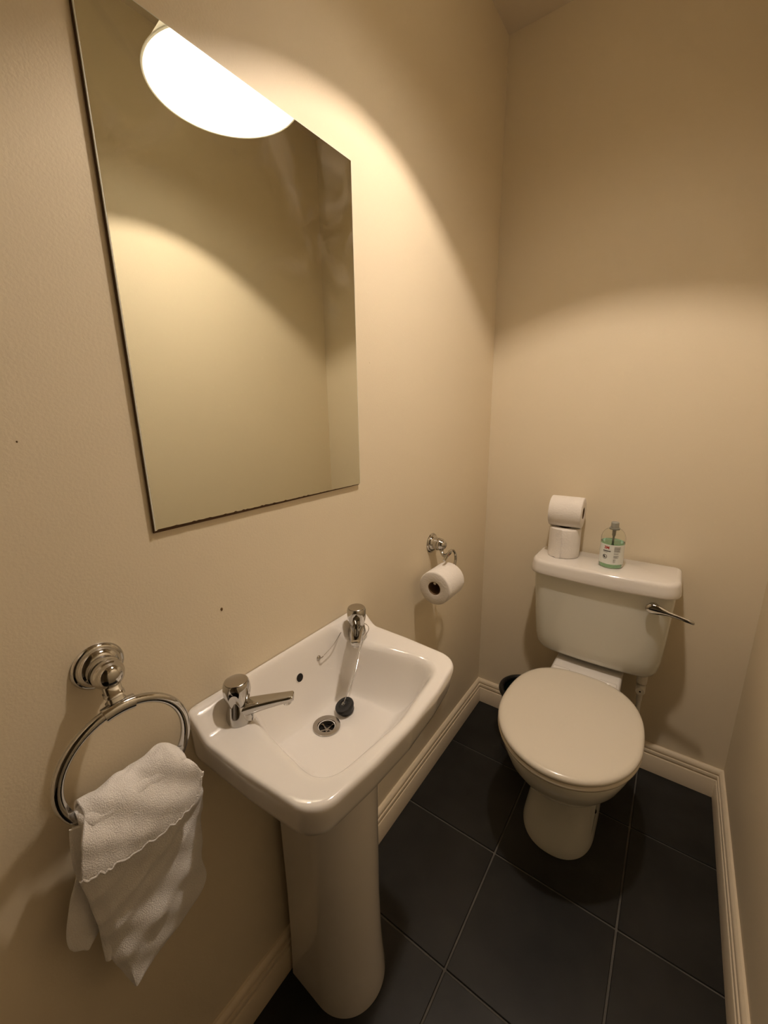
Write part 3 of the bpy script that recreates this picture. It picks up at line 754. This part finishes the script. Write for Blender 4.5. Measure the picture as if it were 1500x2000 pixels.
# ================================================================== HAND TOWEL
tw = thing('hand_towel', 'crumpled off-white terry hand towel hanging through the chrome ring', 'towel', (CX, CY, 0.478))
def nz(y, z, s, seed):
    """soft wrinkle field"""
    return (math.sin(y * 61 * s + seed) * math.cos(z * 43 * s - seed * 1.7) + 0.6 * math.sin((y * 0.8 + z) * 97 * s + seed * 2.3) + 0.35 * math.sin((y - z * 0.6) * 171 * s + seed)) / 1.95
def sheet(left, right, depth, nu, nv, thick, name, material=M_TOWEL, closed_top=None):
    """double-sided cloth between two edge curves of (y, z); depth(u, v, y, z) -> x of its front face"""
    front = []; back = []
    for j in range(nv + 1):
        a = polyline_at(left, j / nv); b = polyline_at(right, j / nv)
        for i in range(nu + 1):
            q = a + (b - a) * (i / nu); x = depth(i / nu, j / nv, q[0], q[1])
            edge = min(1.0, 5 * min(i / nu, 1 - i / nu) + 0.15)
            front.append((x, q[0], q[1])); back.append((x - thick * edge, q[0], q[1]))
    n1 = nu + 1; off = len(front); f = []
    for j in range(nv):
        for i in range(nu):
            f.append((j * n1 + i, j * n1 + i + 1, (j + 1) * n1 + i + 1, (j + 1) * n1 + i))
            f.append((off + j * n1 + i, off + (j + 1) * n1 + i, off + (j + 1) * n1 + i + 1, off + j * n1 + i + 1))
    for j in range(nv):
        f.append((j * n1, (j + 1) * n1, off + (j + 1) * n1, off + j * n1)); f.append((j * n1 + nu, off + j * n1 + nu, off + (j + 1) * n1 + nu, (j + 1) * n1 + nu))
    for i in range(nu):
        f.append((i, off + i, off + i + 1, i + 1)); k = nv * n1
        f.append((k + i, k + i + 1, off + k + i + 1, off + k + i))
    return front, back, f
# main hanging body
LB = [(0.088, 0.800), (0.083, 0.745), (0.089, 0.680), (0.093, 0.613), (0.097, 0.561), (0.106, 0.515), (0.114, 0.478)]
RB = [(0.226, 0.806), (0.249, 0.735), (0.241, 0.650), (0.235, 0.590), (0.237, 0.535), (0.190, 0.502), (0.122, 0.475)]
def dB(u, v, y, z):
    fold = 0.0
    for (k, amp, w_) in ((0.715, 0.0050, 0.012), (0.672, 0.0055, 0.010), (0.640, 0.0030, 0.010), (0.575, 0.0045, 0.018)):
        s_ = z - (k + (y - 0.16) * 0.55); fold += amp * math.exp(-(s_ / w_) ** 2)
    bulge = 0.010 * math.sin(PI * u) ** 0.8
    return 0.066 + bulge * (1 - 0.5 * v) + fold + 0.0034 * nz(y, z, 1.0, 1.2) - 0.010 * v - 0.006 * (1 - sstep(u / 0.12))
fr, bk, f = sheet(LB, RB, dB, 44, 90, 0.011, 'body')
obj('towel_body', fr + bk, f, M_TOWEL, tw, True, 80)
# top fold: runs from the hem up over the ring and down behind it
NUF, NVF = 60, 46
TOPL = [(0.103, 0.822), (0.123, 0.823), (0.146, 0.824), (0.164, 0.8205), (0.183, 0.8225), (0.200, 0.827), (0.214, 0.826), (0.228, 0.808)]
HEM = [(0.082, 0.746), (0.100, 0.741), (0.120, 0.737), (0.160, 0.731), (0.190, 0.730), (0.214, 0.732), (0.233, 0.746), (0.244, 0.772)]
MIDL = [(0.092, 0.792), (0.112, 0.785), (0.135, 0.781), (0.160, 0.777), (0.186, 0.777), (0.206, 0.781), (0.228, 0.786), (0.236, 0.792)]
BACK = [(0.094, 0.770), (0.115, 0.765), (0.140, 0.760), (0.165, 0.755), (0.190, 0.755), (0.205, 0.757), (0.218, 0.762), (0.230, 0.770)]
v = []; f = []
for i in range(NUF + 1):
    u = i / NUF; h_, m_, t_, b_ = (polyline_at(c, u) for c in (HEM, MIDL, TOPL, BACK))
    wob = 0.0017 * math.sin(u * 95) + 0.0016 * math.sin(u * 47 + 1)
    ctrl = [(0.086 + 0.006 * math.sin(PI * u), h_[0], h_[1] + wob), (0.084 + 0.008 * math.sin(PI * u), (h_[0] + m_[0]) / 2, (h_[1] + m_[1]) / 2), (0.081 + 0.005 * math.sin(PI * u), m_[0], m_[1]),
            (0.070, t_[0], t_[1] - 0.008), (0.056, t_[0], t_[1] + 0.001), (0.040, t_[0], t_[1] - 0.010), (0.032, b_[0], b_[1])]
    for j in range(NVF + 1):
        p_ = polyline_at(ctrl, j / NVF); w_ = sstep(min(j, NVF - j) / 8)
        v.append((p_[0] + 0.0048 * nz(p_[1], p_[2], 1.25, 4.0) * (0.3 + 0.7 * w_), p_[1], p_[2] + 0.0014 * nz(p_[1] * 1.3, p_[0] * 3, 1.6, 2.0) * w_))
n1 = NVF + 1
ft = [(i * n1 + j, (i + 1) * n1 + j, (i + 1) * n1 + j + 1, i * n1 + j + 1) for i in range(NUF) for j in range(NVF)]
flap = obj('front_fold', v, ft, M_TOWEL, tw, True, 80)
sol = flap.modifiers.new('thickness', 'SOLIDIFY'); sol.thickness = 0.0045; sol.offset = 0.0
hem = [Vector(v[i * n1]) + Vector((0.0012, 0, -0.0005 + 0.0006 * math.sin(i * 2.1))) for i in range(NUF + 1)]
hem_o = obj('hem', *tube(hem, 0.0020, 8), M_HEM, flap)
# padding of cloth bunched inside the ring, closing both ends of the fold
pad = []
for i in range(17):
    u = i / 16; t_ = polyline_at(TOPL, u); m_ = polyline_at(MIDL, u)
    r_ = 0.020 if 0 < i < 16 else 0.012
    cz_ = (t_[1] + m_[1]) / 2 - 0.004; yy = (t_[0] + m_[0]) / 2
    hh = max(0.008, (t_[1] - m_[1]) / 2 + 0.002)
    pad.append([(0.058 + 0.021 * math.cos(a) * (1 if 0 < i < 16 else .6), yy, cz_ + hh * 0.85 * math.sin(a)) for a in [2 * PI * k / 20 for k in range(20)]])
obj('inner_fold', *loft(pad), M_TOWEL, tw, True, 80)
# rear layer, its rounded corner showing on the left
LC = [(0.098, 0.775), (0.088, 0.715), (0.074, 0.676), (0.065, 0.645), (0.0615, 0.618), (0.066, 0.600), (0.074, 0.592)]
RC = [(0.205, 0.765), (0.175, 0.710), (0.150, 0.676), (0.128, 0.645), (0.112, 0.618), (0.098, 0.600), (0.084, 0.590)]
def dC(u, v, y, z): return 0.040 + 0.006 * math.sin(PI * u) + 0.0015 * nz(y, z, 1.1, 3.1)
fr, bk, f = sheet(LC, RC, dC, 26, 40, 0.010, 'rear')
obj('rear_fold', fr + bk, f, M_TOWEL, tw, True, 80)
LD = [(0.094, 0.69), (0.094, 0.64), (0.0925, 0.585), (0.092, 0.555)]
RD = [(0.130, 0.69), (0.120, 0.64), (0.110, 0.585), (0.100, 0.552)]
fr, bk, f = sheet(LD, RD, lambda u, v, y, z: 0.052 + 0.003 * math.sin(PI * u), 12, 24, 0.006, 'strip')
obj('inner_corner', fr + bk, f, M_TOWEL, tw, True, 80)
